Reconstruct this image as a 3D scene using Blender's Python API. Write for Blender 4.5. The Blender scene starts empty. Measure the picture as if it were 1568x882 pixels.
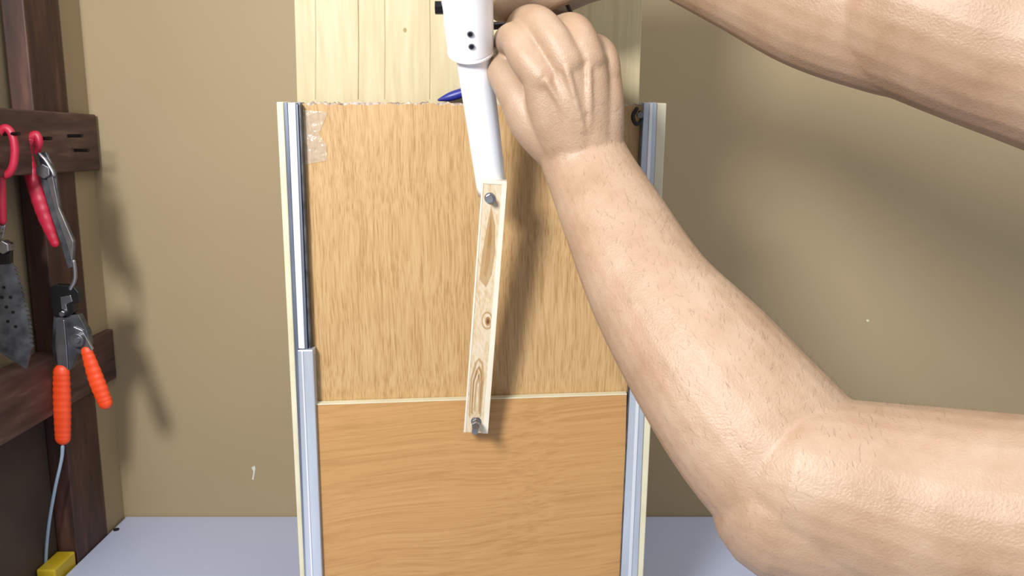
import bpy, bmesh, math, random
from mathutils import Vector, Matrix
random.seed(4)
D=bpy.data; SC=bpy.context.scene
try:
    SC.view_settings.view_transform='Standard'
except Exception: pass

# ---------------------------------------------------------------- camera
F=1250.0; CX,CY=784.0,441.0; PITCH=math.radians(10)
TABLE_Z=0.75; CAMZ=TABLE_Z+0.551
CAM=Vector((0,0,CAMZ))
fwd=Vector((0,math.cos(PITCH),-math.sin(PITCH))); upv=Vector((0,math.sin(PITCH),math.cos(PITCH))); rgt=Vector((1,0,0))
cd=D.cameras.new('camera'); cam=D.objects.new('camera',cd); SC.collection.objects.link(cam)
cam.location=CAM; cam.rotation_euler=(math.radians(90)-PITCH,0,0); cd.lens=F/1568*36; cd.sensor_width=36; cd.clip_start=0.02
SC.camera=cam
def ray(px,py): return rgt*(px-CX)/F + upv*(CY-py)/F + fwd
def C(px,py,d): return CAM+ray(px,py)*d           # point at given distance
def PY(px,py,y):
    r=ray(px,py); return CAM+r*(y/r.y)
def PX(px,py,x):
    r=ray(px,py); return CAM+r*(x/r.x)
def PZ(px,py,z):
    r=ray(px,py); return CAM+r*((z-CAMZ)/r.z)
LEAN=math.radians(3.5)
BO=Vector((0,0.76,CAMZ)); BN=Vector((0,-math.cos(LEAN),-math.sin(LEAN)))  # board normal toward viewer
def B(px,py,off=0.0):
    r=ray(px,py); p0=BO+BN*off
    return CAM+r*((p0-CAM).dot(BN)/r.dot(BN))

# ---------------------------------------------------------------- materials
KK=.74
def lin(c,k=None):
    o=[]
    for v in c[:3]:
        v/=255.0
        o.append((v/12.92 if v<=0.04045 else ((v+0.055)/1.055)**2.4)*(KK if k is None else k))
    return (*o,1)
def mk(name):
    m=D.materials.new(name); m.use_nodes=True; nt=m.node_tree
    return m,nt,nt.nodes['Principled BSDF']
def N(nt,t,**k):
    n=nt.nodes.new(t)
    for a,b in k.items():
        if a in n.inputs.keys(): n.inputs[a].default_value=b
        else: setattr(n,a,b)
    return n
def ramp(nt,stops,k=None):
    r=nt.nodes.new('ShaderNodeValToRGB'); e=r.color_ramp.elements
    while len(e)<len(stops): e.new(0.5)
    for i,(p,c) in enumerate(stops): e[i].position=p; e[i].color=lin(c,k)
    return r
def coords(nt,scale=(1,1,1),rot=(0,0,0),warp=0,wscale=6):
    tc=nt.nodes.new('ShaderNodeTexCoord'); src=tc.outputs['Object']
    if warp:
        n=N(nt,'ShaderNodeTexNoise'); n.inputs['Scale'].default_value=wscale; n.inputs['Detail'].default_value=1
        nt.links.new(src,n.inputs['Vector'])
        s=N(nt,'ShaderNodeVectorMath',operation='SUBTRACT'); s.inputs[1].default_value=(.5,.5,.5)
        nt.links.new(n.outputs['Color'],s.inputs[0])
        m=N(nt,'ShaderNodeVectorMath',operation='SCALE'); m.inputs['Scale'].default_value=warp
        nt.links.new(s.outputs[0],m.inputs[0])
        a=N(nt,'ShaderNodeVectorMath',operation='ADD'); nt.links.new(src,a.inputs[0]); nt.links.new(m.outputs[0],a.inputs[1]); src=a.outputs[0]
    if any(rot):
        m1=nt.nodes.new('ShaderNodeMapping'); m1.inputs['Rotation'].default_value=rot; nt.links.new(src,m1.inputs['Vector']); src=m1.outputs[0]
    mp=nt.nodes.new('ShaderNodeMapping'); mp.inputs['Scale'].default_value=scale
    nt.links.new(src,mp.inputs['Vector']); return mp.outputs[0]
def noise_mat(name,stops,scale=(1,1,1),rot=(0,0,0),ns=20,detail=4,rough=.5,metal=0,bump=0,warp=0,wscale=6,spec=.5,k=None,coat=0):
    m,nt,b=mk(name); v=coords(nt,scale,rot,warp,wscale)
    n=N(nt,'ShaderNodeTexNoise'); n.inputs['Scale'].default_value=ns; n.inputs['Detail'].default_value=detail
    nt.links.new(v,n.inputs['Vector']); r=ramp(nt,stops,k); nt.links.new(n.outputs['Fac'],r.inputs[0]); nt.links.new(r.outputs[0],b.inputs['Base Color'])
    b.inputs['Roughness'].default_value=rough; b.inputs['Metallic'].default_value=metal; b.inputs['Specular IOR Level'].default_value=spec
    b.inputs['Coat Weight'].default_value=coat
    if bump:
        bp=N(nt,'ShaderNodeBump'); bp.inputs['Strength'].default_value=bump; bp.inputs['Distance'].default_value=.001
        nt.links.new(n.outputs['Fac'],bp.inputs['Height']); nt.links.new(bp.outputs[0],b.inputs['Normal'])
    return m
def plain(name,c,rough=.5,metal=0,var=10,ns=40):
    c2=[max(0,x-var) for x in c]; c3=[min(255,x+var) for x in c]
    return noise_mat(name,[(.3,c2),(.7,c3)],ns=ns,rough=rough,metal=metal)

M_wall=noise_mat('painted_wall',[(.3,(173,153,118)),(.7,(179,159,124))],ns=3,rough=.65,bump=.0,spec=.3)
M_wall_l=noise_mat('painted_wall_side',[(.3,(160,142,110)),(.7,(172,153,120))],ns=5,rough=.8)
M_dark=noise_mat('dark_lower_wall',[(.3,(66,52,42)),(.7,(92,72,56))],ns=8,rough=.8)
M_post=noise_mat('dark_stained_timber',[(.25,(42,24,20)),(.55,(80,48,38)),(.8,(118,82,66))],scale=(1,1,.15),ns=60,rough=.6,bump=.5)
M_batt=noise_mat('dark_stained_batten',[(.25,(42,22,20)),(.55,(92,64,56)),(.8,(142,114,102))],scale=(1,.15,1),ns=60,rough=.6,bump=.5)
M_table=noise_mat('table_laminate',[(.3,(198,207,236)),(.7,(206,214,240))],ns=4,rough=.3)
M_floor=noise_mat('concrete_floor',[(.3,(95,88,80)),(.7,(120,112,102))],ns=6,rough=.8)

def oak(name,lo,mid,hi,scale,rot,ns,warp,ws,mixw=.25,stops=(.36,.5,.64),k=None,detail=2):
    m,nt,b=mk(name); v=coords(nt,scale,rot,warp,ws)
    n=N(nt,'ShaderNodeTexNoise'); n.inputs['Scale'].default_value=ns; n.inputs['Detail'].default_value=detail; n.inputs['Roughness'].default_value=.6
    nt.links.new(v,n.inputs['Vector'])
    n2=N(nt,'ShaderNodeTexNoise'); n2.inputs['Scale'].default_value=ns*.25; n2.inputs['Detail'].default_value=1
    nt.links.new(v,n2.inputs['Vector'])
    mx=N(nt,'ShaderNodeMath',operation='MULTIPLY_ADD'); mx.inputs[1].default_value=mixw; nt.links.new(n2.outputs['Fac'],mx.inputs[0])
    m3=N(nt,'ShaderNodeMath',operation='MULTIPLY'); m3.inputs[1].default_value=1-mixw; nt.links.new(n.outputs['Fac'],m3.inputs[0])
    nt.links.new(m3.outputs[0],mx.inputs[2])
    r=ramp(nt,list(zip(stops,(lo,mid,hi))),k); nt.links.new(mx.outputs[0],r.inputs[0]); nt.links.new(r.outputs[0],b.inputs['Base Color'])
    b.inputs['Roughness'].default_value=.5; b.inputs['Specular IOR Level'].default_value=.35
    bp=N(nt,'ShaderNodeBump'); bp.inputs['Strength'].default_value=.12; bp.inputs['Distance'].default_value=.0005
    nt.links.new(n.outputs['Fac'],bp.inputs['Height']); nt.links.new(bp.outputs[0],b.inputs['Normal'])
    return m
M_oak=oak('oak_laminate_vertical',(176,137,86),(200,162,110),(209,174,124),(1,1,.005),(0,0,0),900,.007,10,mixw=.3)
M_oakh=oak('beech_laminate_horizontal',(184,137,82),(196,149,92),(202,156,99),(.012,1,1),(0,math.radians(7),0),560,.03,5,mixw=.35)
M_ply=oak('pale_plywood',(198,182,142),(205,191,152),(211,198,162),(1,1,.02),(0,0,0),160,.014,5)
M_core=noise_mat('torn_board_core',[(.3,(120,95,75)),(.5,(190,175,160)),(.7,(225,220,212))],ns=300,rough=.9)
M_alu=noise_mat('aluminium',[(.3,(206,210,216)),(.7,(232,234,238))],scale=(1,1,.05),ns=80,rough=.32,metal=.35,k=.9)
M_alud=noise_mat('aluminium_groove',[(.3,(78,84,96)),(.7,(134,142,158))],scale=(1,1,.05),ns=80,rough=.4,metal=.8,k=1)
M_alul=noise_mat('aluminium_dull',[(.3,(166,174,186)),(.7,(198,206,216))],scale=(1,1,.05),ns=60,rough=.36,metal=.4,k=.85)
M_cream=noise_mat('cream_plastic_strip',[(.3,(222,214,180)),(.7,(236,230,200))],ns=20,rough=.5)
M_black=plain('black_metal',(22,20,22),.4,.3,6)
M_steel=plain('steel',(170,170,175),.3,.9,20)
M_sdark=plain('dark_steel',(92,94,100),.4,.6,25,60)
M_pvc=noise_mat('white_pvc',[(.3,(240,243,250)),(.7,(246,248,252))],ns=8,rough=.2,k=1,coat=.4)
M_orange=plain('orange_rubber',(248,78,26),.45,0,5)
M_red=plain('red_rubber',(196,30,62),.45,0,12)
M_yellow=plain('yellow_paint',(215,185,35),.5,0,10)
M_blue=plain('blue_plastic',(34,40,140),.4,0,8)
M_cable=plain('grey_blue_cable',(160,182,205),.5,0,8)
M_white=plain('white_chip',(230,228,220),.7,0,6)
M_pine=oak('pine_wood',(212,184,142),(224,204,170),(230,214,188),(1,1,.008),(0,math.radians(5),0),650,.006,14,mixw=.4,k=.8,detail=1)
M_knot=noise_mat('pine_knot',[(.3,(160,108,62)),(.6,(120,76,42))],ns=200,rough=.5)
M_knot2=noise_mat('pine_heart_stain',[(.3,(196,158,108)),(.6,(176,134,84))],scale=(1,1,.1),ns=200,rough=.5)
M_knot3=noise_mat('pine_soft_stain',[(.3,(206,174,128)),(.6,(196,160,112))],scale=(1,1,.1),ns=200,rough=.5)
M_pinee=noise_mat('pine_edge',[(.3,(226,216,192)),(.7,(238,230,212))],scale=(1,1,.1),ns=80,rough=.6,k=.84)
def skin():
    m,nt,b=mk('skin'); v=coords(nt)
    n=N(nt,'ShaderNodeTexNoise'); n.inputs['Scale'].default_value=22; n.inputs['Detail'].default_value=7; n.inputs['Roughness'].default_value=.6; nt.links.new(v,n.inputs['Vector'])
    r=ramp(nt,[(.3,(168,136,107)),(.5,(182,151,124)),(.7,(191,164,139))]); nt.links.new(n.outputs['Fac'],r.inputs[0]); nt.links.new(r.outputs[0],b.inputs['Base Color'])
    b.inputs['Roughness'].default_value=.46; b.inputs['Specular IOR Level'].default_value=.45
    b.inputs['Subsurface Weight'].default_value=.05; b.inputs['Subsurface Radius'].default_value=(1,.5,.35); b.inputs['Subsurface Scale'].default_value=.003
    n2=N(nt,'ShaderNodeTexNoise'); n2.inputs['Scale'].default_value=700; n2.inputs['Detail'].default_value=4; nt.links.new(v,n2.inputs['Vector'])
    n3=N(nt,'ShaderNodeTexNoise'); n3.inputs['Scale'].default_value=50; n3.inputs['Detail'].default_value=3; nt.links.new(v,n3.inputs['Vector'])
    ad=N(nt,'ShaderNodeMath',operation='MULTIPLY_ADD'); ad.inputs[1].default_value=1.3; nt.links.new(n3.outputs['Fac'],ad.inputs[0]); nt.links.new(n2.outputs['Fac'],ad.inputs[2])
    bp=N(nt,'ShaderNodeBump'); bp.inputs['Strength'].default_value=.45; bp.inputs['Distance'].default_value=.0008
    nt.links.new(ad.outputs[0],bp.inputs['Height']); nt.links.new(bp.outputs[0],b.inputs['Normal']); return m
M_skin=skin()
M_hair=plain('arm_hair',(80,60,46),.6,0,5)
m,nt,b=mk('clear_tape'); b.inputs['Base Color'].default_value=lin((240,232,215)); b.inputs['Roughness'].default_value=.12; b.inputs['Alpha'].default_value=.2
v=coords(nt,(1,1,1)); n=N(nt,'ShaderNodeTexNoise'); n.inputs['Scale'].default_value=110; nt.links.new(v,n.inputs['Vector'])
bp=N(nt,'ShaderNodeBump'); bp.inputs['Strength'].default_value=1; bp.inputs['Distance'].default_value=.004; nt.links.new(n.outputs['Fac'],bp.inputs['Height']); nt.links.new(bp.outputs[0],b.inputs['Normal'])
M_tape=m

# ---------------------------------------------------------------- mesh helpers
def finish(name,bm,mat,parent=None,bevel=0,smooth=False):
    bmesh.ops.recalc_face_normals(bm,faces=bm.faces)
    lo=[min(v.co[i] for v in bm.verts) for i in range(3)]; hi=[max(v.co[i] for v in bm.verts) for i in range(3)]
    c=Vector([(lo[i]+hi[i])/2 for i in range(3)])
    for v in bm.verts: v.co-=c
    me=D.meshes.new(name); bm.to_mesh(me); bm.free()
    me.materials.append(mat)
    o=D.objects.new(name,me); SC.collection.objects.link(o); o.location=c
    if smooth:
        for p in me.polygons: p.use_smooth=True
    if bevel:
        bv=o.modifiers.new('bevel','BEVEL'); bv.width=bevel; bv.segments=2; bv.limit_method='ANGLE'; bv.angle_limit=.6
    if parent: o.parent=parent
    return o
def empty(name):
    e=D.objects.new(name,None); SC.collection.objects.link(e); e.empty_display_size=.02; return e
def prism_bm(pts,ext):
    bm=bmesh.new(); a=[bm.verts.new(p) for p in pts]; b=[bm.verts.new(Vector(p)+ext) for i,p in enumerate(pts)]
    bm.faces.new(a); bm.faces.new(b[::-1]); n=len(pts)
    for i in range(n): bm.faces.new((a[i],b[i],b[(i+1)%n],a[(i+1)%n]))
    return bm
def prism(name,pts,ext,mat,parent=None,bevel=0): return finish(name,prism_bm(pts,ext),mat,parent,bevel)
def bprism(name,pp,off,th,mat,parent=None,bevel=0):
    return prism(name,[B(x,y,off) for x,y in pp],-BN*th,mat,parent,bevel)
def box(name,lo,hi,mat,parent=None,bevel=0):
    pts=[(lo[0],lo[1],lo[2]),(hi[0],lo[1],lo[2]),(hi[0],lo[1],hi[2]),(lo[0],lo[1],hi[2])]
    return prism(name,[Vector(p) for p in pts],Vector((0,hi[1]-lo[1],0)),mat,parent,bevel)
def cr(p0,p1,p2,p3,t):
    return .5*((2*p1)+(-p0+p2)*t+(2*p0-5*p1+4*p2-p3)*t*t+(-p0+3*p1-3*p2+p3)*t**3)
def tube_bm(bm,pts,segs=20,sub=6,flat=1.0,ref=Vector((0,-1,.15)),mod=None,cap=True):
    P=[Vector((*p[0],p[1])) for p in pts]; n=len(P); S=[]
    for i in range(n-1):
        a=P[max(0,i-1)]; d=P[min(n-1,i+2)]
        for k in range(sub): S.append(cr(a,P[i],P[i+1],d,k/sub))
    S.append(P[-1])
    if mod:
        for i,s in enumerate(S): s[3]*=mod(i/(len(S)-1))
    rings=[]; pos=[s.xyz for s in S]
    def ring(c,ax,r):
        s=ax.cross(ref)
        if s.length<1e-4: s=ax.cross(Vector((1,0,0)))
        s.normalize(); t=s.cross(ax).normalized()
        return [bm.verts.new(c+s*r*math.cos(2*math.pi*j/segs)+t*r*flat*math.sin(2*math.pi*j/segs)) for j in range(segs)]
    axs=[]
    for i in range(len(S)):
        a=pos[min(i+1,len(S)-1)]-pos[max(i-1,0)]
        axs.append(a.normalized())
    if cap:
        for k in range(4,0,-1):
            t=k/4.6*math.pi/2; rings.append(ring(pos[0]-axs[0]*S[0][3]*math.sin(t),axs[0],S[0][3]*math.cos(t)))
    for i in range(len(S)): rings.append(ring(pos[i],axs[i],S[i][3]))
    if cap:
        for k in range(1,5):
            t=k/4.6*math.pi/2; rings.append(ring(pos[-1]+axs[-1]*S[-1][3]*math.sin(t),axs[-1],S[-1][3]*math.cos(t)))
    for a,b in zip(rings[:-1],rings[1:]):
        for j in range(segs): bm.faces.new((a[j],a[(j+1)%segs],b[(j+1)%segs],b[j]))
    bm.faces.new(rings[0][::-1]); bm.faces.new(rings[-1])
def tube(name,pts,mat,parent=None,**k):
    bm=bmesh.new(); tube_bm(bm,pts,**k); return finish(name,bm,mat,parent,smooth=True)
def cyl(name,c,ax,r,l,mat,parent=None,segs=24,bevel=0,r2=None):
    bm=bmesh.new(); ax=ax.normalized(); bmesh.ops.create_cone(bm,cap_ends=True,segments=segs,radius1=r,radius2=r2 if r2 is not None else r,depth=l)
    q=Vector((0,0,1)).rotation_difference(ax).to_matrix().to_4x4(); bmesh.ops.transform(bm,matrix=Matrix.Translation(c)@q,verts=bm.verts)
    return finish(name,bm,mat,parent,bevel)

# ---------------------------------------------------------------- room
XW=-0.615; YW=1.15
box('wall_back',(XW-.05,YW,0),(1.9,YW+.06,2.5),M_wall)
box('wall_left',(XW-.05,-.2,0),(XW,YW,2.5),M_wall_l)
box('floor',(XW-.05,-1.6,-.05),(1.9,YW+.06,0),M_floor)
box('trim_1',(XW,.2,.0),(XW+.006,1.098,CAMZ-.34),M_dark)
box('trim_2',(XW,1.098,0),(-.583,YW,2.5),M_wall)
rack=empty('wooden_tool_rack')
XF=-.585
box('post',(XW+.006,1.015,.0),(XF+.004,1.094,2.4),M_post,rack,.002)
box('upper_batten',(XW+.006,.30,CAMZ-.036),(XF+.014,1.145,CAMZ+.040),M_batt,rack,.002)
box('lower_batten',(XW+.006,.30,CAMZ-.335),(XF+.010,1.148,CAMZ-.262),M_batt,rack,.002)
for i,(px,py) in enumerate([(110,208),(62,212),(12,205),(120,230)]):
    p=PX(px,py,XF+.02); cyl('nail_%d'%i,p,Vector((1,-.4,0)),.0022,.035,M_black,rack,12)
t=empty('work_table')
box('table_top',(-.58,.30,TABLE_Z-.025),(1.35,YW-.001,TABLE_Z),M_table,t,.002)
for i,(x,y) in enumerate([(-.53,.35),(1.28,.35),(-.53,1.08),(1.28,1.08)]):
    box('table_leg_%d'%i,(x,y,0),(x+.045,y+.045,TABLE_Z-.025),M_sdark,t,.002)
p=PZ(178,811,TABLE_Z+.0005); cyl('screw_cap',p,Vector((0,0,1)),.004,.002,M_black,t)
prism('wall_scuff',[PY(x,y,YW-.0004) for x,y in [(385,716),(390,713),(391,718),(388,735),(386,734),(388,722)]],Vector((0,.0006,0)),M_white)
prism('wall_scuff',[PY(x,y,YW-.0004) for x,y in [(1326,490),(1330,489),(1331,492),(1328,493)]],Vector((0,.0006,0)),M_cream)
lv=empty('spirit_level')
q=PX(98,852,-.590)
LH=q.z
box('level_body',(-.607,q.y-.035,0),(-.583,min(q.y+.03,1.012),LH),M_yellow,lv,.002)
box('level_vial',(-.5829,q.y-.012,LH-.12),(-.5822,q.y+.012,LH-.07),M_sdark,lv)

# ---------------------------------------------------------------- sliding board assembly
def lx(x0,y0,x1,y1,y): return x0+(x1-x0)*(y-y0)/(y1-y0)
def bot(off):   # pixel row where the board plane meets the table top
    a,b=700,1600
    for _ in range(40):
        m_=(a+b)/2
        if B(784,m_,off).z>TABLE_Z+.001: a=m_
        else: b=m_
    return a
ply=empty('plywood_backing'); bb=bot(-.034)
bprism('plywood_sheet',[(443,-260),(992,-260),(952,bb),(478,bb)],-.022,.010,M_ply,ply,.0008)
M_crack=noise_mat('crack_wood',[(.3,(160,138,94)),(.7,(180,160,114))],ns=50,rough=.8)
for i,(x,w_) in enumerate([(482,.6),(547,1.6),(588,.6),(657,.9)]):
    bprism('grain_crack_%d'%i,[(x,-30),(x+w_,-30),(x+1.2+w_,60),(x+.5+w_,152),(x+.5,152),(x+1.2,60)],-.0217,.0004,M_crack,ply)
bprism('ply_knot',[(620+2.5*math.cos(a*.52),46+3.5*math.sin(a*.52)) for a in range(12)],-.0217,.0004,M_crack,ply)
door=empty('sliding_panel_frame')
BOT=bot(-.02)
top=[]; x=459
while x<984:
    top.append((x,160+random.uniform(-2.2,1.8)+ (1.5 if x>700 else 0))); x+=random.uniform(3,9)
top.append((984,161))
bprism('upper_panel',top+[(948,BOT),(505,BOT),(481,625)],0,.006,M_oak,door)
top2=[]; x=459
while x<984:
    top2.append((x,157+random.uniform(-2.0,2.5)+ (1 if x>700 else 0))); x+=random.uniform(2,6)
top2.append((984,158))
bprism('torn_edge',top2+[(984,175),(459,175)],-.001,.004,M_core,door)
bprism('lower_panel',[(481,620),(960,604),(950,BOT),(500,BOT)],.008,.007,M_oakh,door,.0004)
bprism('lower_panel_edge',[(481,618.8),(960,603),(960,604.4),(481,620.4)],.0082,.0072,M_cream,door)
def strip(name,xa0,xa1,xb0,xb1,y0,y1,off,th,mat,bev=.0004):
    fa=lambda y: lx(xa0,157,xa1,882,y); fb=lambda y: lx(xb0,157,xb1,882,y)
    return bprism(name,[(fa(y0),y0),(fb(y0),y0),(fb(y1),y1),(fa(y1),y1)],off,th,mat,door,bev)
strip('rail_cream_left',423,459,434,467,156,BOT,.010,.026,M_cream,.001)
strip('rail_lip_outer_left',434,466,440,472,157,BOT,.013,.020,M_alud)
strip('rail_base_left',438,467,460,493,157,BOT,.004,.014,M_alud)
strip('rail_face_left',440,472,452,480,157,534,.012,.010,M_alu)
strip('rail_groove_left',452,480,456,485,160,534,.0105,.006,M_alud)
strip('rail_lip_inner_left',457,487,460,491,160,534,.009,.008,M_sdark)
strip('rail_cover_left',441,468,463,493.5,536,BOT,.0135,.012,M_alul,.001)
strip('rail_cover_ridge_left',444,476,447,479,538,BOT,.0145,.002,M_alu)
strip('rail_cream_right',1006,974,1021,985,158,BOT,.010,.026,M_cream,.001)
strip('rail_face_right',986,951,1006,976,157,BOT,.012,.012,M_alul)
strip('rail_ridge_right',995,962,1000,967,158,BOT,.0135,.003,M_alu)
strip('rail_lip_right',983,948.5,986,951,185,BOT,.009,.008,M_sdark)
cl=empty('metal_clip')
tube('clip_hook',[(B(975,166,.012),.0018),(B(969,178,.015),.0018),(B(974,190,.016),.0018),(B(982,184,.015),.0018),(B(980,172,.012),.0018)],M_black,cl)
cyl('clip_screw',B(980,176,.013),-BN,.003,.008,M_sdark,cl,6)
bprism('clear_tape',[(462,168),(502,172),(488,205),(500,222),(500,246),(466,252)],.0009,.0004,M_tape,door)
mk_=empty('blue_marker')
tube('marker_body',[(B(672,153,-.012),.0012),(B(690,148,-.012),.0042),(B(715,140,-.012),.0045)],M_blue,mk_)
tube('marker_cap',[(B(715,140,-.012),.0048),(B(745,129,-.012),.0048)],M_blue,mk_)

# ---------------------------------------------------------------- pipe + stick
pipe=empty('plastic_pipe')
def Q(px,py,off,rpx):
    p=B(px,py,off); d=(p-CAM).dot(fwd); return (p,rpx*d/F)
a=Q(721,60,.112,27.5); b_=Q(753,294,.058,22.5)
tube('pipe_body',[a,Q(737,172,.086,25.5),b_],M_pvc,pipe,segs=48,cap=False)
c0=Q(711,-70,.150,43); c1=Q(721,80,.108,35.5)
tube('pipe_coupling',[c0,Q(716,10,.128,39.5),c1],M_pvc,pipe,segs=48,cap=False)
axp=(c1[0]-c0[0]).normalized()
cyl('coupling_rim',c1[0]-axp*.0015,axp,c1[1]*1.02,.003,M_pvc,pipe,48,.0008)
e0=c0[0]
tube('elbow_fitting',[(e0+axp*.01,c0[1]*1.06),(e0-axp*.02,c0[1]*1.06),(e0-axp*.045+Vector((0,.02,0)),c0[1]*1.06),(e0-axp*.055+Vector((0,.06,0)),c0[1]*1.06)],M_pvc,pipe,segs=40)
for i,(x,y) in enumerate([(720,52),(722,71)]):
    p=B(x,y,.112); d=(p-CAM).normalized()
    best=None
    t_=0.45
    while t_<.8:
        pt=CAM+d*t_
        rel=pt-c1[0]; al=rel.dot(axp); dist=(rel-axp*al).length
        rad=c1[1]+(c0[1]-c1[1])*max(0,-al)/(c1[0]-c0[0]).length
        if dist<rad: best=pt; break
        t_+=.0003
    q=best or p
    nrm=(q-c1[0]); nrm=(nrm-axp*nrm.dot(axp)).normalized()
    cyl('rivet_rim_%d'%i,q,nrm,.0024,.0014,M_steel,pipe,16)
    cyl('rivet_hole_%d'%i,q+nrm*.0004,nrm,.0016,.0012,M_black,pipe,16)
cyl('side_bolt',B(677,12,.130),Vector((1,0,0)),.005,.010,M_black,pipe,6)

st=empty('wooden_stick')
FT,FB=.082,.034
def sp(px,py,ex=0): # point on the stick's front face
    A_=B(738,277,FT); Bq=B(776,279,FT); Cq=B(746.5,664,FB)
    nn=(Bq-A_).cross(Cq-A_).normalized()
    if nn.dot(BN)<0: nn=-nn
    r=ray(px,py); p0=A_+nn*ex
    return CAM+r*((p0-CAM).dot(nn)/r.dot(nn))
fr=[sp(738,277),sp(776,279),sp(746.5,664),sp(710,662)]
prism('stick_body',fr,-BN*.012,M_pine,st,.0006)
prism('stick_edge_left',[sp(738,277,.0004),sp(740.5,277,.0004),sp(713,662,.0004),sp(710,662,.0004)],-BN*.0122,M_pinee,st)
prism('stick_edge_right',[sp(769,279,.0004),sp(776.4,279,.0004),sp(747,664,.0004),sp(739,664,.0004)],-BN*.0122,M_pinee,st)
prism('stick_end_top',[sp(738,275.5,.0006),sp(776,277.5,.0006),sp(776,283,.0006),sp(738,281,.0006)],-BN*.0124,M_pinee,st)
def oval(cx,cy,rx,ry,rot=0,n=20):
    o=[]
    for i in range(n):
        a=2*math.pi*i/n; x=rx*math.cos(a); y=ry*math.sin(a)
        o.append((cx+x*math.cos(rot)-y*math.sin(rot),cy+x*math.sin(rot)+y*math.cos(rot)))
    return o
for i,(cx,cy,rx,ry,mm,e) in enumerate([(746,491,9,14,M_knot3,.00015),(746,491,7,11,M_pine,.0003),(747,492,4.2,7,M_knot2,.00045),(747,492,2.2,4,M_knot,.0006)]):
    prism('stick_knot_%d'%i,[sp(x,y,e) for x,y in oval(cx,cy,rx,ry)],-BN*.0008,mm,st)
prism('stick_heart_streak',[sp(x,y,.00012) for x,y in [(752,316),(758,345),(758,385),(753,420),(744,440),(734,428),(738,390),(745,350)]],-BN*.0008,M_knot3,st)
prism('stick_heart_core',[sp(x,y,.0002) for x,y in [(752,328),(753,360),(750,400),(744,425),(741,420),(745,385),(749,350)]],-BN*.0008,M_knot2,st)
for k,(w_,h_) in enumerate([(4,30),(8,46),(11.5,62)]):
    top_=572-k*12; cxx=733
    outer=[(cxx-w_-4,top_+h_+26),(cxx-w_-1,top_+h_*.5),(cxx-w_*.5,top_+7),(cxx+1,top_),(cxx+w_*.55,top_+7),(cxx+w_*.7,top_+h_*.5),(cxx+w_*.3,top_+h_+26)]
    inner=[(x+(2.2 if x<cxx else -2.2),y+3.2) for x,y in outer]
    for j in range(len(outer)-1):
        prism('stick_arch_%d_%d'%(k,j),[sp(*outer[j],.0002),sp(*outer[j+1],.0002),sp(*inner[j+1],.0002),sp(*inner[j],.0002)],-BN*.0008,M_knot2 if k==1 else M_knot3,st)
def bolt(pre,px,py,off,ln,par,r=.0026,hr=.0048):
    p=B(px,py,off)
    cyl(pre+'_washer',p+BN*.0004,BN,hr*1.1,.001,M_steel,par,24)
    cyl(pre+'_nut',p+BN*.0025,BN,hr*.9,.0035,M_steel,par,6,.0004)
    cyl(pre+'_shaft',p+BN*(ln/2-.012),BN,r,ln+.024,M_sdark,par,16)
    for k in range(int(ln/.0012)):
        cyl(pre+'_thread_%d'%k,p+BN*(.004+k*.0012),BN,r*1.15,.0005,M_steel,par,16)
bolt('pivot_bolt',750,303,.0795,.007,st,hr=.0042)
bolt('end_bolt',729,645,.0365,.022,st,hr=.0044)
cyl('end_bolt_lock_nut',B(729,645,.0365)+BN*.010,BN,.0040,.004,M_steel,st,6,.0004)

# ---------------------------------------------------------------- person arms
def arm(name,tubes,mat,parent,voxel=.0013,sm=8):
    bm=bmesh.new()
    for pts,flat in tubes:
        P=[(C(x,y,d),r*d/F) for x,y,d,r in pts]
        tube_bm(bm,P,segs=28,sub=6,flat=flat)
    o=finish(name,bm,mat,parent,smooth=True)
    rm=o.modifiers.new('remesh','REMESH'); rm.mode='VOXEL'; rm.voxel_size=voxel; rm.use_smooth_shade=True
    s=o.modifiers.new('smooth','SMOOTH'); s.factor=.5; s.iterations=sm
    return o
person=empty('person')
T=[]
FA=[(872,160,.612,50),(882,200,.613,60),(893,238,.612,66),(907,270,.607,69),(942,340,.588,80),(1000,450,.561,97),(1078,555,.535,120),(1162,662,.515,135),(1245,745,.500,140),(1330,775,.490,145)]
T.append((FA,.74))
T.append(([(1245,735,.500,130),(1400,775,.485,155),(1570,800,.46,165),(1800,840,.43,185),(2050,860,.41,200)],.95))
T.append(([(1215,770,.505,125),(1290,780,.50,135)],.9))
# metacarpals
T+= [([(880,255,.608,34),(850,180,.598,38),(832,124,.590,32)],.8),
     ([(892,258,.606,36),(874,160,.592,38),(868,100,.585,30)],.8),
     ([(906,258,.606,36),(900,155,.594,36),(902,96,.590,28)],.8),
     ([(918,250,.610,36),(924,165,.602,32),(928,116,.602,24)],.9),
     ([(890,240,.606,55),(876,165,.597,60),(870,122,.596,52)],.55)]
# knuckle pads
T+= [([(828,118,.585,20),(830,114,.585,20)],1),([(864,92,.581,20),(864,90,.581,20)],1),([(901,90,.585,18),(902,88,.585,18)],1),([(928,112,.597,15),(929,110,.597,15)],1)]
# thumb
T.append(([(868,240,.616,38),(820,188,.615,39),(792,146,.616,30),(771,112,.628,26),(766,103,.645,23)],1))
# fingers
T+= [([(832,122,.590,30),(806,88,.592,28),(792,62,.602,27),(778,64,.630,24),(769,80,.656,19)],1),
     ([(868,98,.584,28),(845,58,.587,27),(823,36,.600,27),(802,34,.632,23),(788,48,.660,18)],1),
     ([(902,94,.589,26),(890,62,.592,26),(878,46,.604,25.5),(862,43,.638,21),(842,50,.664,17)],1),
     ([(928,116,.601,23),(926,94,.605,23),(916,76,.620,22),(894,66,.652,17),(870,64,.672,15)],1)]
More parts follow.
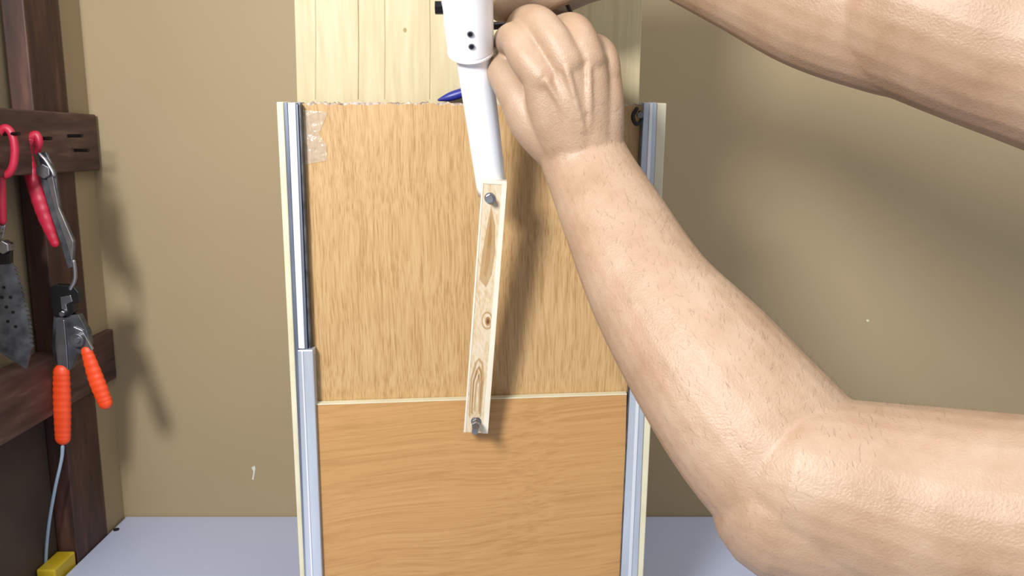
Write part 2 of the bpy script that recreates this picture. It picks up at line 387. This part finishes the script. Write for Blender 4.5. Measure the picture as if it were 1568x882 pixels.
# faint extensor tendons and veins on the back of the hand
T+= [([(884,205,.5865,5),(858,160,.5805,5),(838,125,.5775,6)],1),([(893,200,.5850,5),(880,150,.5770,5),(868,108,.5730,6)],1),
     ([(903,200,.5865,4.5),(903,150,.5795,4.5),(902,105,.5785,5)],1)]
RA=arm('right_arm',T,M_skin,person)
T=[]
T.append(([(985,-88,.640,60),(1060,-75,.620,80),(1150,-50,.595,100),(1260,-15,.565,122),(1370,10,.54,133),(1440,20,.525,138)],.85))
T.append(([(1400,10,.53,135),(1480,35,.515,142),(1580,65,.50,150),(1750,110,.47,165),(2000,150,.44,185)],.95))
T+= [([(990,-90,.645,40),(930,-80,.65,38),(880,-70,.655,30)],.9),
     ([(990,-100,.645,40),(930,-105,.65,38),(875,-108,.65,28)],.9),
     ([(990,-70,.655,40),(935,-55,.665,36),(885,-42,.670,27)],.9),
     ([(990,-65,.665,36),(940,-40,.680,32),(895,-18,.688,24)],.9),
     ([(985,-80,.66,40),(930,-80,.665,45),(890,-75,.665,35)],.7)]
T+= [([(880,-70,.655,27),(835,-60,.66,24),(800,-45,.675,22),(785,-25,.70,19)],1),
     ([(875,-108,.65,26),(825,-100,.655,24),(790,-85,.675,22),(775,-60,.70,19)],1),
     ([(885,-42,.670,26),(845,-25,.675,23),(812,-8,.688,21),(800,5,.705,17)],1),
     ([(895,-18,.688,24),(862,0,.694,20),(838,8,.70,18),(826,12,.71,15)],1)]
T.append(([(960,-60,.640,34),(890,-30,.640,27),(820,2,.645,21),(772,14,.650,19),(766,15,.652,18)],1))
LA=arm('left_arm',T,M_skin,person)
# fine arm hair
bpy.context.view_layer.update()
dg=bpy.context.evaluated_depsgraph_get(); ev=RA.evaluated_get(dg); me=ev.to_mesh()
w0=C(FA[2][0],FA[2][1],FA[2][2]); w1=C(1200,710,.505); axis=(w0-w1).normalized(); LL=(w0-w1).length
bm=bmesh.new(); polys=me.polygons; cnt=0; tries=0
while cnt<4500 and tries<120000:
    tries+=1; pl=polys[random.randrange(len(polys))]; c=RA.location+pl.center; al=(w0-c).dot(axis)
    if al<-.01 or al>LL+.03: continue
    nr=pl.normal
    if random.random()>.35+.65*max(0,nr.x*.8+nr.z*.3+.2): continue
    tdir=(axis-nr*axis.dot(nr)); tdir=(tdir+nr*.2+Vector((random.uniform(-.4,.4),random.uniform(-.4,.4),random.uniform(-.4,.4)))+Vector((.35,0,-.2))).normalized()
    l=random.uniform(.004,.009); side=tdir.cross(nr)
    if side.length<.1: continue
    side=side.normalized()*.00004; bend=nr*(-l*.15)
    up=nr*.00004
    p0=c-nr*.0003; p1=c+tdir*l*.5; p2=c+tdir*l+bend
    r0=[bm.verts.new(p0+side),bm.verts.new(p0-side),bm.verts.new(p0+up)]
    r1=[bm.verts.new(p1+side*.8),bm.verts.new(p1-side*.8),bm.verts.new(p1+up*.8)]
    tip=bm.verts.new(p2)
    for j in range(3):
        bm.faces.new((r0[j],r0[(j+1)%3],r1[(j+1)%3],r1[j])); bm.faces.new((r1[j],r1[(j+1)%3],tip))
    cnt+=1
ev.to_mesh_clear()
finish('forearm_hair',bm,M_hair,person)
hk=empty('hex_key')
tube('key_shaft',[(C(752,40,.675),.0032),(C(800,36,.682),.0032),(C(880,30,.697),.0032)],M_black,hk,cap=True)
tube('key_wire',[(C(880,30,.69),.0018),(C(868,6,.66),.0018),(C(860,-30,.65),.0018)],M_black,hk)

# ---------------------------------------------------------------- tools on rack
YT=.985
def W(px,py,y=YT): return PY(px,py,y)
def wt(px,py,r,y=YT):
    p=PY(px,py,y); return (p,r*y/F)
def wp(name,pp,mat,par,y=YT,th=.003,bev=.0006): return prism(name,[PY(a,b,y) for a,b in pp],Vector((0,th,0)),mat,par,bev)
ridg=lambda n,a: (lambda t: 1+a*math.sin(t*n*2*math.pi))
ws=empty('wire_stripper')
wp('stripper_jaw_top',[(76,440),(84,436),(112,438),(120,448),(122,462),(112,466),(114,478),(104,486),(84,486),(78,470)],M_black,ws,YT,.012)
wp('jaw_plate',[(92,455),(108,452),(111,462),(101,466),(103,476),(94,474)],M_steel,ws,YT-.001,.003)
wp('stripper_body',[(82,484),(120,482),(134,508),(137,528),(130,545),(118,540),(108,566),(88,568),(78,530)],M_sdark,ws,YT+.001,.010)
wp('body_arm',[(86,492),(98,490),(102,530),(104,568),(90,570),(84,530)],M_steel,ws,YT-.002,.004)
wp('lever_arm',[(112,500),(126,506),(142,535),(134,542),(120,530)],M_steel,ws,YT-.002,.004)
cyl('pivot',W(120,520,YT-.002),Vector((0,1,0)),.009,.012,M_sdark,ws,24,.001)
cyl('pivot_centre',W(120,520,YT-.006),Vector((0,1,0)),.0035,.008,M_steel,ws,16)
cyl('jaw_screw',W(97,480,YT-.002),Vector((0,1,0)),.0035,.008,M_steel,ws,6)
tube('handle_left',[wt(94,570,13),wt(95,620,14),wt(96,670,12.5)],M_orange,ws,flat=.6,sub=24,mod=ridg(11,.035),segs=20)
tube('handle_right',[wt(133,538,9),wt(147,580,12.5),wt(161,616,11.5)],M_orange,ws,flat=.6,sub=24,mod=ridg(9,.035),segs=20)
tube('hang_hook',[wt(113,400,3),wt(115,425,3),wt(108,442,3)],M_steel,ws)
cb=empty('hanging_cable')
tube('cable_run',[wt(96,684,3),wt(94,705,2.6),wt(84,750,2.6),wt(74,810,2.6),wt(70,870,2.6),wt(72,950,2.6),wt(85,1100,2.6)],M_cable,cb,sub=8,segs=10)
sn=empty('tin_snips')
tube('snips_handle_front',[wt(45,212,9),wt(40,235,10),wt(50,275,11),wt(66,325,11),wt(84,372,7)],M_red,sn,flat=.6,sub=24,mod=ridg(14,.03))
tube('snips_handle_top',[wt(45,212,7),wt(55,206,6),wt(60,216,6),wt(57,232,5)],M_red,sn,flat=.8)
wp('snips_blade',[(56,236),(70,232),(84,262),(92,320),(114,370),(112,408),(104,412),(92,370),(74,318),(60,270)],M_sdark,sn,YT-.002,.004)
wp('snips_blade_edge',[(70,240),(78,258),(90,318),(112,370),(110,404),(104,380),(84,322),(70,268)],M_steel,sn,YT-.004,.003)
cyl('snips_nut',W(68,262,YT-.005),Vector((0,1,0)),.009,.008,M_steel,sn,6,.001)
tube('snips_spring',[wt(60,236,3,YT-.006),wt(70,246,3,YT-.006),wt(80,262,3,YT-.006),wt(82,268,3,YT-.006)],M_steel,sn)
sc=empty('scissors')
YS=.93
ring=[wt(8+15*math.cos(a*math.pi/6),232+36*math.sin(a*math.pi/6),6,YS) for a in range(0,13)]
tube('finger_loop',ring,M_red,sc,flat=.8)
tube('finger_loop_rear',[(p+Vector((-.032,-.02,0)),r) for p,r in ring],M_red,sc,flat=.8)
tube('scissor_shank',[wt(0,262,8,YS),wt(1,300,8,YS),wt(4,338,6,YS)],M_red,sc,flat=.7)
cyl('scissor_screw',W(-2,350,YS),Vector((0,1,0)),.006,.008,M_steel,sc,20)
wp('scissor_blade',[(-10,345),(8,345),(4,366),(-8,372)],M_steel,sc,YS)
pk=empty('hand_saw')
teeth=[]
ys=405
edge=[(20,405),(32,440),(43,490),(48,535)]
def ex_(y):
    for (x0,y0),(x1,y1) in zip(edge[:-1],edge[1:]):
        if y<=y1: return x0+(x1-x0)*(y-y0)/(y1-y0)
    return 48
while ys<528:
    teeth.append((ex_(ys)-1,ys)); teeth.append((ex_(ys+6)+3.2,ys+6.5)); ys+=7
wp('saw_blade',[(-40,400),(14,400)]+teeth+[(48,535),(40,565),(12,548),(-12,530),(-40,480)],M_sdark,pk,YS,.003,0)
cyl('saw_bolt',W(8,378,YS),Vector((0,1,0)),.008,.012,M_steel,pk,6,.001)
wp('saw_holder',[(-40,366),(16,372),(16,404),(-40,408)],M_black,pk,YS-.001,.006)
for i,(x,y) in enumerate([(3,455),(10,470),(16,455),(20,478),(12,492),(24,500),(6,440)]):
    cyl('rust_spot_%d'%i,W(x,y,YS-.0005),Vector((0,1,0)),.0018,.002,M_black,pk,8)

# ---------------------------------------------------------------- light
def area(name,loc,tgt,size,power,col=(1,1,1)):
    l=D.lights.new(name,'AREA'); l.shape='DISK'; l.size=size; l.energy=power; l.color=col
    o=D.objects.new(name,l); SC.collection.objects.link(o); o.location=loc
    o.rotation_euler=(Vector(tgt)-Vector(loc)).to_track_quat('-Z','Y').to_euler(); return o
area('work_lamp',(-.52,-.40,CAMZ+.48),(0.1,.8,CAMZ-.1),.30,29,(1,.99,.98))
area('ceiling_lamp',(.35,.2,2.45),(.2,.7,1.0),.8,8,(1,.97,.9))
w=D.worlds.new('world'); SC.world=w; w.use_nodes=True
w.node_tree.nodes['Background'].inputs[0].default_value=(.9,.94,1,1); w.node_tree.nodes['Background'].inputs[1].default_value=.68
